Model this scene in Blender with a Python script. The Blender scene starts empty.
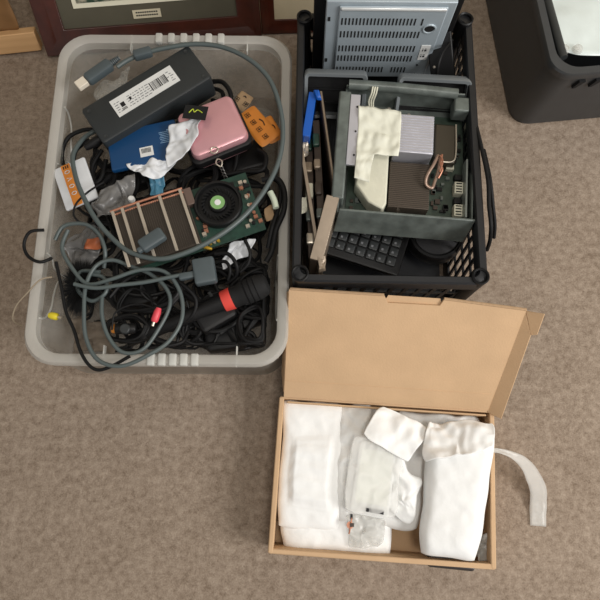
import bpy, bmesh, math, random
from mathutils import Vector, Matrix, noise
random.seed(7)
C = bpy.context.scene.collection
S = bpy.context.scene
PI = math.pi
# ---------------------------------------------------------------- camera, world, lights, exposure
H = 1.15; PITCH = math.radians(14); FPX = 589.0
cd = bpy.data.cameras.new('camera'); cam = bpy.data.objects.new('camera', cd); C.objects.link(cam)
cam.location = (0, 0, H); cam.rotation_euler = (PITCH, 0, 0)
cd.sensor_width = 36; cd.sensor_height = 36; cd.lens = 36*FPX/600; cd.clip_start = .01
S.camera = cam
w = bpy.data.worlds.new('room_light'); S.world = w; w.use_nodes = True
w.node_tree.nodes['Background'].inputs[0].default_value = (1.0, .96, .91, 1)
w.node_tree.nodes['Background'].inputs[1].default_value = .32
def area(name, loc, target, size, power, col):
    l = bpy.data.lights.new(name, 'AREA'); l.shape = 'RECTANGLE'; l.size = size[0]; l.size_y = size[1]
    l.energy = power; l.color = col
    o = bpy.data.objects.new(name, l); C.objects.link(o); o.location = loc
    o.rotation_euler = (Vector(target)-Vector(loc)).to_track_quat('-Z', 'Y').to_euler()
    return o
area('window_daylight', (2.3, -.7, 1.9), (0, .35, 0), (1.2, 1.2), 64, (1.0, .975, .95))
area('overhead_fill', (.35, -.15, 2.35), (.1, .4, 0), (.5, .5), 13, (1.0, .95, .88))  # added unseen fill from above, set forward to brighten front-facing walls
S.view_settings.view_transform = 'Standard'; S.view_settings.look = 'None'
S.view_settings.gamma = 1; S.view_settings.use_curve_mapping = False
S.view_settings.exposure = 0.0
# ---------------------------------------------------------------- helpers
def at(px, py, z=0):
    u = (px-300)/FPX; v = -(py-300)/FPX
    c, s = math.cos(PITCH), math.sin(PITCH)
    d = Vector((u, v*c+s, v*s-c)); t = (H-z)/(-d.z)
    return Vector((d.x*t, d.y*t, z))
def lin(c): return tuple(((x/255)/12.92 if x/255 <= .04045 else ((x/255+.055)/1.055)**2.4) for x in c)
def mat(name, col, rough=.5, metal=0, spec=.5, alpha=1, var=0, vscale=40, bump=0, bscale=200, coat=0, sheen=0, trans=0):
    m = bpy.data.materials.new(name); m.use_nodes = True; nt = m.node_tree; b = nt.nodes['Principled BSDF']
    c = lin(col)
    b.inputs['Base Color'].default_value = (*c, 1); b.inputs['Roughness'].default_value = rough
    b.inputs['Metallic'].default_value = metal; b.inputs['Specular IOR Level'].default_value = spec
    b.inputs['Alpha'].default_value = alpha; b.inputs['Coat Weight'].default_value = coat
    b.inputs['Transmission Weight'].default_value = trans
    tc = nt.nodes.new('ShaderNodeTexCoord')
    if var:
        n = nt.nodes.new('ShaderNodeTexNoise'); n.inputs['Scale'].default_value = vscale; n.inputs['Detail'].default_value = 5
        r = nt.nodes.new('ShaderNodeValToRGB')
        r.color_ramp.elements[0].position = .3; r.color_ramp.elements[1].position = .7
        r.color_ramp.elements[0].color = (*[x*(1-var) for x in c], 1); r.color_ramp.elements[1].color = (*[min(1, x*(1+var)) for x in c], 1)
        nt.links.new(tc.outputs['Object'], n.inputs['Vector']); nt.links.new(n.outputs[0], r.inputs[0]); nt.links.new(r.outputs[0], b.inputs['Base Color'])
    if bump:
        n2 = nt.nodes.new('ShaderNodeTexNoise'); n2.inputs['Scale'].default_value = bscale; n2.inputs['Detail'].default_value = 4
        bp = nt.nodes.new('ShaderNodeBump'); bp.inputs['Strength'].default_value = bump; bp.inputs['Distance'].default_value = .004
        nt.links.new(tc.outputs['Object'], n2.inputs['Vector']); nt.links.new(n2.outputs[0], bp.inputs['Height']); nt.links.new(bp.outputs[0], b.inputs['Normal'])
    return m
class MB:
    def __init__(s): s.v = []; s.f = []
    def add(s, vs, fs):
        n = len(s.v); s.v += [Vector(v) for v in vs]; s.f += [tuple(i+n for i in f) for f in fs]; return s
    def box(s, c, d, rz=0, M=None):
        R = M or Matrix.Rotation(rz, 3, 'Z'); vs = []
        for x in (-.5, .5):
            for y in (-.5, .5):
                for z in (-.5, .5): vs.append(Vector(c)+R@Vector((x*d[0], y*d[1], z*d[2])))
        return s.add(vs, [(0,1,3,2),(4,6,7,5),(0,4,5,1),(2,3,7,6),(0,2,6,4),(1,5,7,3)])
    def hexa(s, bot, top):
        return s.add(list(bot)+list(top), [(3,2,1,0),(4,5,6,7),(0,1,5,4),(1,2,6,5),(2,3,7,6),(3,0,4,7)])
    def loops(s, ls, cap0=True, cap1=True):
        n = len(ls[0]); vs = [p for l in ls for p in l]; fs = []
        for i in range(len(ls)-1):
            for j in range(n):
                k = (j+1) % n; fs.append((i*n+j, i*n+k, (i+1)*n+k, (i+1)*n+j))
        if cap0: fs.append(tuple(range(n-1, -1, -1)))
        if cap1: fs.append(tuple((len(ls)-1)*n+j for j in range(n)))
        return s.add(vs, fs)
    def prism(s, pts, z0, z1):
        return s.loops([[Vector((x, y, z0)) for x, y in pts], [Vector((x, y, z1)) for x, y in pts]])
    def lathe(s, prof, n=32, c=(0,0,0), axis='Z'):
        ls = []
        for r, z in prof:
            l = []
            for i in range(n):
                a = 2*PI*i/n; p = Vector((r*math.cos(a), r*math.sin(a), z))
                if axis == 'X': p = Vector((p.z, p.x, p.y))
                if axis == 'Y': p = Vector((p.y, p.z, p.x))
                l.append(p+Vector(c))
            ls.append(l)
        return s.loops(ls)
    def tube(s, pts, r, n=10, closed=False, smooth=6):
        pts = [Vector(p) for p in pts]
        if smooth and len(pts) > 2: pts = catmull(pts, smooth, closed)
        ls = []; nrm = None
        N = len(pts)
        for i, p in enumerate(pts):
            a = pts[(i-1) % N] if (closed or i > 0) else p; b = pts[(i+1) % N] if (closed or i < N-1) else p
            t = (b-a)
            t = t.normalized() if t.length > 1e-9 else Vector((0,0,1))
            if nrm is None: nrm = t.orthogonal().normalized()
            nrm = (nrm - t*nrm.dot(t))
            nrm = nrm.normalized() if nrm.length > 1e-6 else t.orthogonal().normalized()
            bi = t.cross(nrm); rr = r(i/(N-1)) if callable(r) else r
            ls.append([p+(nrm*math.cos(2*PI*k/n)+bi*math.sin(2*PI*k/n))*rr for k in range(n)])
        if closed: ls.append(ls[0]); return s.loops(ls, False, False)
        return s.loops(ls)
    def tr(s, M): s.v = [M@v for v in s.v]; return s
def catmull(p, k, closed=False):
    out = []; n = len(p); rng = n if closed else n-1
    for i in range(rng):
        if closed: a, b, c, d = p[(i-1)%n], p[i], p[(i+1)%n], p[(i+2)%n]
        else: a, b, c, d = p[max(i-1,0)], p[i], p[i+1], p[min(i+2,n-1)]
        for j in range(k):
            t = j/k
            out.append(.5*((2*b)+(c-a)*t+(2*a-5*b+4*c-d)*t*t+(3*b-a-3*c+d)*t**3))
    if not closed: out.append(p[-1].copy())
    return out
def rrect(w, d, r, n=6, cx=0, cy=0):
    out = []
    for (sx, sy, a0) in ((1,1,0),(-1,1,PI/2),(-1,-1,PI),(1,-1,1.5*PI)):
        for i in range(n+1):
            a = a0+PI/2*i/n; out.append((cx+sx*(w/2-r)+r*math.cos(a), cy+sy*(d/2-r)+r*math.sin(a)))
    return out
def rbox(mb, c, d, r, top=None, n=5):       # rounded plan, bevelled top & bottom edges
    w_, d_, h = d; e = top if top is not None else min(r, h/2)*.6; ls = []
    for (ins, z) in ((e, 0), (e*.3, e*.3), (0, e), (0, h-e), (e*.3, h-e*.3), (e, h)):
        ls.append([Vector((c[0]+x, c[1]+y, c[2]+z)) for x, y in rrect(w_-2*ins, d_-2*ins, max(r-ins, .0004), n)])
    return mb.loops(ls)
def obj(name, mb, m, parent=None, smooth=True, bev=0, solid=0, sub=0, label=None, kind=None, ang=40):
    me = bpy.data.meshes.new(name); me.from_pydata([tuple(v) for v in mb.v], [], mb.f); me.validate(); 
    b = bmesh.new(); b.from_mesh(me); bmesh.ops.recalc_face_normals(b, faces=b.faces); b.to_mesh(me); b.free()
    me.materials.append(m)
    o = bpy.data.objects.new(name, me); C.objects.link(o)
    if parent: o.parent = parent
    if smooth:
        for p in me.polygons: p.use_smooth = True
        me.set_sharp_from_angle(angle=math.radians(ang))
    if solid: q = o.modifiers.new('s', 'SOLIDIFY'); q.thickness = solid; q.offset = 0
    if sub: q = o.modifiers.new('sub', 'SUBSURF'); q.levels = sub; q.render_levels = sub
    if bev: q = o.modifiers.new('b', 'BEVEL'); q.width = bev; q.segments = 2; q.limit_method = 'ANGLE'
    if label: o['label'] = label
    if kind: o['kind'] = kind
    return o
def tag(o, label, cat, group=None, kind=None):
    o['label'] = label; o['category'] = cat
    if group: o['group'] = group
    if kind: o['kind'] = kind
    return o
def thing(name, label, cat, M=None, group=None):
    o = bpy.data.objects.new(name, None); o.empty_display_size = .03; C.objects.link(o)
    if M is not None: o.matrix_world = M
    return tag(o, label, cat, group)
def single(name, mb, m, label, cat, group=None, kind=None, **k):   # one-mesh thing given in world coordinates
    n = len(mb.v); c = sum(mb.v, Vector())/n; c.z = min(v.z for v in mb.v)
    mb.v = [v-c for v in mb.v]
    o = obj(name, mb, m, **k); o.location = c
    return tag(o, label, cat, group, kind)
def wpart(name, mb, m, root, **k):                                  # part given in world coordinates
    mb.tr(root.matrix_world.inverted()); return obj(name, mb, m, root, **k)
def root_at(name, p, label, cat, group=None):
    return thing(name, label, cat, Matrix.Translation(p), group)
def frame(p0, px, py):                                              # corner, corner along x, corner along y (pixel, pixel, height)
    a, b, c = at(*p0), at(*px), at(*py)
    x = (b-a); w_ = x.length; x.normalize(); y = c-a; y = y-x*y.dot(x); d_ = y.length; y.normalize(); z = x.cross(y)
    M = Matrix((x, y, z)).transposed().to_4x4(); M.translation = a
    return M, w_, d_
def P(*a): return [at(*p) for p in a]
def crumple(quad, nx=24, ny=24, amp=.006, sc=25, edge=.003, seed=0, thick=0, hf=None, rc=.06):
    """grid over four world corners (bl, br, tr, tl); closed pillow if thick"""
    a, b, c, d = quad; nz = (b-a).cross(d-a).normalized(); top = []; bot = []
    for j in range(ny+1):
        for i in range(nx+1):
            u, v = i/nx, j/ny
            X, Y = 2*u-1, 2*v-1; U = .5+.5*X*(1-rc*Y**6); V = .5+.5*Y*(1-rc*X**6)
            p = (a*(1-U)+b*U)*(1-V)+(d*(1-U)+c*U)*V
            lo = noise.noise_vector(p*14+Vector((seed*5.1, seed, 2)))*edge*2.2; p = p+Vector((lo.x, lo.y, 0))
            q = p*sc+Vector((seed*7.3, seed*3.1, seed))
            nn = noise.noise_vector(q); n2 = noise.noise_vector(q*2.7)
            ridge = 1-2*abs(noise.noise(q*1.3+Vector((9,4,2))))
            prof = 1
            if thick: prof = (max(0, 1-abs(2*u-1)**6)*max(0, 1-abs(2*v-1)**6))**.5
            hh = (hf(u, v) if hf else 0)
            pp = p+Vector((nn.x, nn.y, 0))*edge*2
            top.append(pp+nz*(thick*prof+hh*prof+amp*(nn.z+.45*n2.z+.35*ridge)*(prof if thick else 1)))
            bot.append(pp-nz*thick*.15*prof)
    N = nx+1; f = []
    for j in range(ny):
        for i in range(nx):
            k = j*N+i; f.append((k, k+1, k+N+1, k+N))
    m = MB()
    if not thick: return m.add(top, f)
    o = len(top); g = [(q[3]+o, q[2]+o, q[1]+o, q[0]+o) for q in f]
    m.add(top+bot, f+g); rim = []
    bd = [i for i in range(N)]+[j*N+nx for j in range(1, ny+1)]+[ny*N+i for i in range(nx-1, -1, -1)]+[j*N for j in range(ny-1, 0, -1)]
    for k in range(len(bd)):
        i0, i1 = bd[k], bd[(k+1) % len(bd)]; rim.append((i0+o, i1+o, i1, i0))
    m.f += rim; return m
# ---------------------------------------------------------------- materials
blk = mat('black_plastic', (22,22,23), .45, spec=.35, bump=.1, bscale=900)
blk2 = mat('black_rubber', (17,17,18), .6, spec=.3)
matteblk = mat('matte_black', (15,15,16), .8)
charcoal = mat('charcoal_plastic', (50,53,54), .45, bump=.15, bscale=1200, var=.08)
tote = mat('tote_plastic', (62,64,66), .42, var=.06, bump=.15, bscale=700)
cratem = mat('crate_plastic', (28,29,32), .4, var=.1)
greyc = mat('grey_cable', (84,94,94), .4)
greyp = mat('grey_plug', (78,88,92), .45, var=.05)
clear = mat('frosted_plastic', (208,206,198), .3, alpha=.32, var=.05, vscale=12, bump=.15, bscale=60)
clear2 = mat('frosted_rim', (208,205,198), .28, alpha=.52)
clearrib = mat('frosted_rib', (218,218,212), .3, alpha=.75)
white = mat('white_paper', (225,226,224), .7, var=.04)
ink = mat('black_ink', (20,20,22), .7)
greyink = mat('grey_ink', (120,122,125), .7)
foam = mat('foam_wrap', (248,249,248), .6, spec=.3, var=.012, vscale=60, bump=.1, bscale=160)
foam2 = mat('foam_wrap_thin', (244,244,242), .5, spec=.35, alpha=.95, bump=.15, bscale=120)
card = mat('cardboard', (205,172,136), .85, spec=.2, var=.05, vscale=18, bump=.12, bscale=300)
cardi = mat('cardboard_edge', (180,150,118), .9, spec=.2, var=.1, vscale=200)
pink = mat('pink_metallic', (216,162,168), .3, metal=.35, var=.03)
bluem = mat('blue_print', (16,66,112), .35)
blueb = mat('blue_plastic', (20,90,185), .35)
orange = mat('orange_print', (228,142,55), .5, var=.05)
tan = mat('tan_paper', (180,150,115), .7, var=.1)
smoky = mat('smoky_bag', (128,127,126), .2, alpha=.7, var=.15, bump=.3, bscale=90)
clearbag = mat('clear_bag', (215,214,208), .2, alpha=.35, bump=.3, bscale=90)
whitebag = mat('white_bag', (225,228,232), .4, var=.06)
gold = mat('gold', (210,170,60), .35, metal=.6)
copper = mat('copper', (176,122,98), .4, metal=.5, var=.15, vscale=120)
nickel = mat('nickel', (205,195,180), .35, metal=.6)
dsink = mat('dark_fins', (74,66,58), .55, metal=.2, var=.1)
alu = mat('aluminium', (200,200,208), .38, metal=.55, var=.05)
silver = mat('silver_sheet', (172,184,192), .35, metal=.15, var=.03)
gun = mat('chassis_paint', (100,107,103), .38, metal=.1, var=.3, vscale=45)
pcb = mat('green_board', (32,62,52), .4, var=.25, vscale=120)
pcb2 = mat('dark_green_board', (58,72,62), .45, var=.25, vscale=90)
brown = mat('taupe_metal', (150,135,118), .4, metal=.4, var=.12)
dbrown = mat('dark_brown', (62,50,42), .5, var=.3, vscale=50)
red = mat('red_band', (228,78,68), .4)
pinkplug = mat('pink_plug', (225,75,88), .4)
yellow = mat('yellow_plug', (225,205,50), .4)
mahog = mat('mahogany', (66,27,17), .3, var=.3, vscale=30, coat=.3)
matb = mat('grey_mount', (84,80,66), .9, var=.03)
cream = mat('cream_mount', (196,182,152), .9, var=.03)
offw = mat('off_white', (222,220,200), .6, var=.05, bump=.2, bscale=80)
lidw = mat('white_plastic_sheet', (222,232,230), .3, var=.03, bump=.2, bscale=30)
greenw = mat('green_label', (130,175,110), .5)
tancable = mat('tan_cord', (150,136,116), .6)
# ---------------------------------------------------------------- setting
def carpet_mat():
    m = bpy.data.materials.new('carpet'); m.use_nodes = True; nt = m.node_tree; b = nt.nodes['Principled BSDF']
    b.inputs['Roughness'].default_value = 1; b.inputs['Specular IOR Level'].default_value = .05
    tc = nt.nodes.new('ShaderNodeTexCoord'); mx = []
    for sc, det in ((75, 6), (330, 4), (9, 3)):
        n = nt.nodes.new('ShaderNodeTexNoise'); n.inputs['Scale'].default_value = sc; n.inputs['Detail'].default_value = det
        n.inputs['Roughness'].default_value = .7
        nt.links.new(tc.outputs['Object'], n.inputs['Vector']); mx.append(n)
    a = nt.nodes.new('ShaderNodeMath'); a.operation = 'MULTIPLY_ADD'; a.inputs[1].default_value = .55
    nt.links.new(mx[0].outputs[0], a.inputs[0])
    a2 = nt.nodes.new('ShaderNodeMath'); a2.operation = 'MULTIPLY'; a2.inputs[1].default_value = .3; nt.links.new(mx[1].outputs[0], a2.inputs[0]); nt.links.new(a2.outputs[0], a.inputs[2])
    a3 = nt.nodes.new('ShaderNodeMath'); a3.operation = 'MULTIPLY_ADD'; a3.inputs[1].default_value = .15
    nt.links.new(mx[2].outputs[0], a3.inputs[0]); nt.links.new(a.outputs[0], a3.inputs[2])
    r = nt.nodes.new('ShaderNodeValToRGB'); r.color_ramp.elements[0].position = .38; r.color_ramp.elements[1].position = .62
    r.color_ramp.elements[0].color = (*lin((124,108,93)), 1); r.color_ramp.elements[1].color = (*lin((174,158,142)), 1)
    nt.links.new(a3.outputs[0], r.inputs[0]); nt.links.new(r.outputs[0], b.inputs['Base Color'])
    bp = nt.nodes.new('ShaderNodeBump'); bp.inputs['Strength'].default_value = .5; bp.inputs['Distance'].default_value = .006
    nt.links.new(a.outputs[0], bp.inputs['Height']); nt.links.new(bp.outputs[0], b.inputs['Normal'])
    return m
WY = 1.16
obj('floor', MB().box((0, -.42, -.02), (5, 3.2, .04)), carpet_mat(), kind='structure')
obj('wall_back', MB().box((0, WY+.05, 1.2), (5, .1, 2.4)), mat('wall_paint', (190,180,160), .9, var=.02), kind='structure')
obj('baseboard_back', MB().box((0, WY-.008, .05), (5, .016, .1)), mat('skirting_paint', (215,210,198), .5), kind='structure', bev=.003)
# ---------------------------------------------------------------- leaning picture frames and wood at the back
def wood_mat():
    m = bpy.data.materials.new('pine'); m.use_nodes = True; nt = m.node_tree; b = nt.nodes['Principled BSDF']; b.inputs['Roughness'].default_value = .6
    tc = nt.nodes.new('ShaderNodeTexCoord'); mp = nt.nodes.new('ShaderNodeMapping'); mp.inputs['Scale'].default_value = (3, 60, 60)
    n = nt.nodes.new('ShaderNodeTexNoise'); n.inputs['Scale'].default_value = 2; n.inputs['Detail'].default_value = 4
    r = nt.nodes.new('ShaderNodeValToRGB'); r.color_ramp.elements[0].color = (*lin((196,152,104)), 1); r.color_ramp.elements[1].color = (*lin((222,180,130)), 1)
    nt.links.new(tc.outputs['Object'], mp.inputs[0]); nt.links.new(mp.outputs[0], n.inputs[0]); nt.links.new(n.outputs[0], r.inputs[0]); nt.links.new(r.outputs[0], b.inputs['Base Color'])
    return m
pine = wood_mat()
def lean_frame(M, w_, h_, fw, ft):
    """M: local x along the bottom edge, y up the leaning face, z out of the face"""
    fr = MB(); prof = [(0, 0), (0, ft), (fw*.3, ft*1.0), (fw*.55, ft*.75), (fw, ft*.6), (fw, 0)]
    ls = []
    for ins, z in prof:
        ls.append([Vector((ins, ins, z)), Vector((w_-ins, ins, z)), Vector((w_-ins, h_-ins, z)), Vector((ins, h_-ins, z))])
    ls.append(ls[0]); fr.loops(ls, False, False); return fr
# mahogany frame: bottom edge from pixel (50,52) to (256,34), leaning to the wall
a = at(50, 53, 0); b = at(262, 36, 0); b = Vector((b.x, b.y, 0))
def lean_matrix(a, b, tilt):
    x = (b-a).normalized(); up = Vector((0,0,1)); back = up.cross(x)
    y = up*math.cos(tilt)+back*math.sin(tilt); z = x.cross(y)
    M = Matrix((x, y, z)).transposed().to_4x4(); M.translation = a; return M
M = lean_matrix(a, b, math.radians(33)); L = (b-a).length
t = thing('picture_frame', 'mahogany framed picture with grey mount and small caption, leaning behind the clear box', 'picture frame', M)
obj('frame_moulding', lean_frame(M, L, .27, .050, .022), mahog, t, bev=.0015)
obj('mount', MB().box((L/2, .135, .006), (L-.09, .18, .003)), matb, t, smooth=False)
pm = bpy.data.materials.new('engraving_print'); pm.use_nodes = True; nt = pm.node_tree; b_ = nt.nodes['Principled BSDF']; b_.inputs['Roughness'].default_value = .8
tc = nt.nodes.new('ShaderNodeTexCoord'); n = nt.nodes.new('ShaderNodeTexNoise'); n.inputs['Scale'].default_value = 55; n.inputs['Detail'].default_value = 8
r = nt.nodes.new('ShaderNodeValToRGB'); r.color_ramp.elements[0].position = .35; r.color_ramp.elements[0].color = (*lin((40,62,48)), 1); r.color_ramp.elements[1].position = .62; r.color_ramp.elements[1].color = (*lin((186,176,156)), 1)
nt.links.new(tc.outputs['Object'], n.inputs[0]); nt.links.new(n.outputs[0], r.inputs[0]); nt.links.new(r.outputs[0], b_.inputs['Base Color'])
obj('print_border', MB().box((L/2, .16, .0085), (L-.165, .14, .002)), mat('cream_border', (226,222,200), .8), t, smooth=False)
obj('print', MB().box((L/2, .165, .010), (L-.185, .13, .002)), pm, t, smooth=False)
cp = obj('caption', MB().box((L*.49, .069, .009), (.060, .017, .002)), mat('caption_paper', (205,196,170), .8), t, smooth=False)
cm = MB()
for k in range(2):
    for q in range(10): cm.box((L*.49-.0215+q*.0048, .0725-k*.006, .0102), (.0036, .0028, .0006))
obj('caption_print', cm, ink, cp, smooth=False)
M = lean_matrix(at(262, 29, 0), at(381, 25, 0), math.radians(12)); L = .34
t = thing('picture_frame', 'dark red framed picture with cream mount, partly behind the mahogany frame', 'picture frame', M)
obj('frame_moulding', lean_frame(M, L, .3, .03, .018), mahog, t, bev=.0015)
obj('mount', MB().box((L/2, .15, .006), (L-.05, .25, .003)), cream, t, smooth=False)
M = lean_matrix(at(-60, 55, 0), at(43, 44, 0), math.radians(20)); L = (at(-60,55,0)-at(43,44,0)).length
t = thing('wooden_tray', 'pale pine frame with brown board, at the left of the mahogany frame', 'frame', M)
obj('pine_rail', MB().box((L/2, .021, .012), (L, .044, .024)), pine, t, bev=.002)
mb = crumple([Vector((.0,.04,.006)), Vector((L-.028,.04,.006)), Vector((L-.04,.25,.004)), Vector((.0,.25,.004))], amp=.006, sc=12)
obj('brown_board', mb, mat('brown_wrap', (125,90,52), .7, var=.15, vscale=14), t, solid=.002)
# ---------------------------------------------------------------- clear storage box
HB = .19
tl, tr_, bl, br = at(57, 33, HB), at(293, 34, HB), at(22, 364, HB), at(287, 367, HB)
cx = (tl+tr_+bl+br)/4; W = ((tr_-tl).length+(br-bl).length)/2; D = ((tl-bl).length+(tr_-br).length)/2
ax = ((tr_-tl)+(br-bl)); ang = math.atan2(ax.y, ax.x)
MBX = Matrix.Translation((cx.x, cx.y, 0))@Matrix.Rotation(ang, 4, 'Z')
print('clear box', W, D, cx, ang)
t = thing('storage_box', 'clear frosted plastic storage box heaped with cables and electronics', 'storage box', MBX)
def rl(ins, z, r, n=8): return [Vector((x, y, z)) for x, y in rrect(W-2*ins, D-2*ins, max(r-ins*.3, .005), n)]
body = MB().loops([rl(.012, 0, .045), rl(.008, .006, .05), rl(.010, HB-.02, .05), rl(.020, HB-.02, .05), rl(.034, .016, .045), rl(.040, .004, .04)])
obj('body', body, clear, t)
rim = MB().loops([rl(.015, HB-.022, .05), rl(.001, HB-.022, .055), rl(0, HB-.006, .055), rl(.004, HB, .055), rl(.014, HB, .05), rl(.019, HB-.004, .05), rl(.019, HB-.022, .05), rl(.015, HB-.022, .05)], False, False)
obj('rim', rim, clear2, t)
for sy in (-1, 1):
    for k in range(6 if sy > 0 else 5):
        x = (-.032 if sy > 0 else -.005)+k*(.0235 if sy > 0 else .018)
        rb = MB(); rbox(rb, (x, sy*(D/2-.010), HB-.010), (.013, .021, .0125), .003, .003, 3); obj('rim_rib', rb, clearrib, t)
    for x in (-.085, .135): obj('rim_seam', MB().box((x, sy*(D/2-.017), HB-.010), (.0022, .034, .0115)), clearrib, t, bev=.0006)
for sx in (-1, 1):   # moulded contours where the side walls step in for the handles
    for (y0, s_) in ((-.17, 1), (.10, -1)):
        def wx(z): return sx*(W/2-.0205-(HB-.02-z)/(HB-.036)*.014)
        r_ = MB().tube([(wx(z), y0+dy*s_, z) for dy, z in ((-.065, HB-.012), (-.06, HB-.03), (-.04, HB-.045), (-.01, HB-.05), (.012, HB-.06), (.022, HB-.08), (.024, HB-.12))], .0017, 8)
        obj('wall_ridge', r_, clearrib, t)
        r_ = MB().tube([(wx(z), y0+dy*s_, z) for dy, z in ((.05, HB-.012), (.046, HB-.03), (.03, HB-.045), (.028, HB-.09))], .0014, 8)
        obj('wall_ridge', r_, clearrib, t)
# ---------------------------------------------------------------- things in the clear box
# black power brick, corners of the top face (height .2)
BT = .205
M, w_, d_ = frame((103, 144, BT), (212, 77, BT+.008), (76, 112, BT))
th = .058
M = M@Matrix.Translation((0, 0, -th))
t = thing('power_brick', 'large black power brick with white barcode sticker lying across the clear box', 'power brick', M)
mb = MB(); rbox(mb, (w_/2, d_/2, 0), (w_, d_, th), .006, .004); obj('body', mb, mat('brick_plastic', (44,48,50), .42, var=.05, bump=.12, bscale=900), t)
lb = obj('sticker', MB().box((w_*.5, d_*.56, th+.0004), (w_*.56, d_*.45, .0008)), white, t, smooth=False, label='white barcode sticker')
mk = MB(); mg = MB(); x0 = w_*.5-w_*.26; yc = d_*.56
random.seed(3)
for row, (yy, hh) in enumerate(((yc+.009, .0025), (yc+.004, .0025), (yc-.001, .0025), (yc-.006, .0025), (yc-.011, .002))):
    x = x0
    while x < x0+w_*.5:
        q = random.uniform(.002, .007)
        if not (w_*.27 < x < w_*.34 or w_*.55 < x < w_*.70): mg.box((x+q/2, yy, th+.001), (q, .0012, .0004))
        x += q+.0025
x = w_*.56
while x < w_*.70:
    q = random.choice((.0007, .0012, .002)); mk.box((x, yc, th+.001), (q, .018, .0004)); x += q+.0013
mk.box((w_*.30, yc, th+.001), (.008, .009, .0004)); mk.box((w_*.375, yc+.003, th+.001), (.004, .006, .0004))
for k in range(5): mk.box((w_*.28+k*.002, yc-.009, th+.001), (.001, .005, .0004))
obj('barcode', mk, ink, lb, smooth=False); obj('fine_print', mg, greyink, lb, smooth=False)
for (sx, sy) in ((.05, .12), (.05, .85), (.95, .12), (.95, .88)):
    obj('screw', MB().lathe([(.0005, th-.001), (.0038, th-.001), (.0038, th+.0008), (.002, th+.0008), (.001, th+.0002)], 16, (w_*sx, d_*sy, 0)), charcoal, t)
pg = MB(); pg.lathe([(.009, 0), (.009, .012), (.006, .03), (.005, .034)], 20); pg.tr(Matrix.Translation((0.002, d_*.35, th*.55))@Matrix.Rotation(-PI/2, 4, 'Y'))
obj('cable_gland', pg, blk, t)

# thick grey lead: plug, ferrite, long sweep round the box
pts = P((117,67,.212),(128,60,.212),(142,54,.213),(165,48,.215),(195,44,.218),(222,47,.22),(247,58,.222),(267,76,.222),(278,100,.222),(283,130,.222),(279,160,.222),(266,188,.222),(246,214,.225),(220,235,.227),(190,251,.225),(160,259,.222),(130,252,.215),(110,236,.21),(95,218,.21),(84,198,.205),(76,178,.2),(73,155,.19),(84,138,.175),(97,130,.17))
t = root_at('grey_power_lead', at(117,67,.16), 'thick grey lead with pale tipped plug, sweeping in a wide arc around the clear box', 'cable')
wpart('lead', MB().tube(pts, .0042, 12), greyc, t)
M, w_, d_ = frame((85, 88, .214), (116, 66, .214), (77, 77, .214))
q = MB(); rbox(q, (w_*.56, d_*.45, -.012), (w_*.78, .021, .018), .005, .004); q.tr(M); wpart('plug_body', q, greyp, t)
q = MB().box((.001, d_*.45, -.002), (.020, .017, .010)); q.tr(M); wpart('plug_tip', q, mat('plug_tip', (232,222,205), .5), t, bev=.001, label='pale plug tip')
q = MB()
for k in range(6): q.lathe([(.0005, 0), (.0066-k*.0004, 0), (.0066-k*.0004, .002), (.0005, .002)], 14, (w_+k*.0034-.004, d_*.45, -.003), 'X')
q.tr(M); wpart('strain_relief', q, greyp, t)
M, w_, d_ = frame((134, 58, .222), (152, 53, .222), (132, 50, .222))
q = MB(); rbox(q, (w_/2, d_/2, -.014), (w_, .016, .016), .004, .003); q.tr(M); wpart('ferrite_block', q, greyp, t)
# grey loops, lower left (second lead)
loops = [
 [(68,230,.205),(62,248,.205),(72,268,.207),(88,284,.21),(112,279,.214),(140,270,.214),(165,272,.213),(180,292,.212),(182,318,.211),(170,340,.211),(150,354,.212),(122,366,.212),(98,360,.212),(86,338,.211),(84,312,.21),(86,285,.209),(96,266,.207),(112,260,.205),(130,266,.203),(150,274,.203),(166,288,.203),(170,305,.203),(158,330,.204),(142,350,.206),(122,352,.207),(108,336,.208),(102,316,.208),(102,298,.205)],
 [(74,284,.22),(95,288,.219),(120,285,.219),(146,282,.218),(170,277,.218),(186,274,.218)],
 [(55,240,.20),(64,226,.201),(84,224,.202),(98,233,.203),(105,250,.202),(104,268,.19)],
 [(100,272,.200),(80,272,.196),(78,290,.195),(92,301,.198),(106,292,.2),(104,278,.2),(90,274,.2)],
]
lab = ['grey cable looping twice over the front rim of the clear box', 'straight grey cable running into the grey block connector', 'grey cable arching over the smoky grey bag', 'small tight coil of grey cable above the bristly black brush']
for i, (l, la) in enumerate(zip(loops, lab)):
    single('grey_cable', MB().tube(P(*l), .0034, 10), greyc, la, 'cable')
# grey block connector
M, w_, d_ = frame((195, 286, .226), (217, 282, .226), (193, 257, .226))
t = thing('block_connector', 'grey rounded block connector beside the graphics card', 'connector', M@Matrix.Translation((0,0,-.02)))
q = MB(); rbox(q, (w_/2, d_/2, 0), (w_, d_*.9, .02), .004, .004); obj('shell', q, greyp, t)
q = MB(); rbox(q, (-.012, d_*.45, .004), (.026, .012, .012), .003, .003); obj('neck', q, greyp, t)
M, w_, d_ = frame((143, 251, .232), (166, 236, .232), (138, 240, .232))
t = thing('plug', 'grey plug lying on the heatsink of the graphics card', 'plug', M@Matrix.Translation((0,0,-.016)))
q = MB(); rbox(q, (w_/2, d_/2, 0), (w_, d_*1.15, .016), .005, .004); obj('shell', q, greyp, t)
q = MB(); rbox(q, (-.001, d_*.35, .003), (.014, .010, .01), .003, .003); obj('tip', q, greyp, t)
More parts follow.
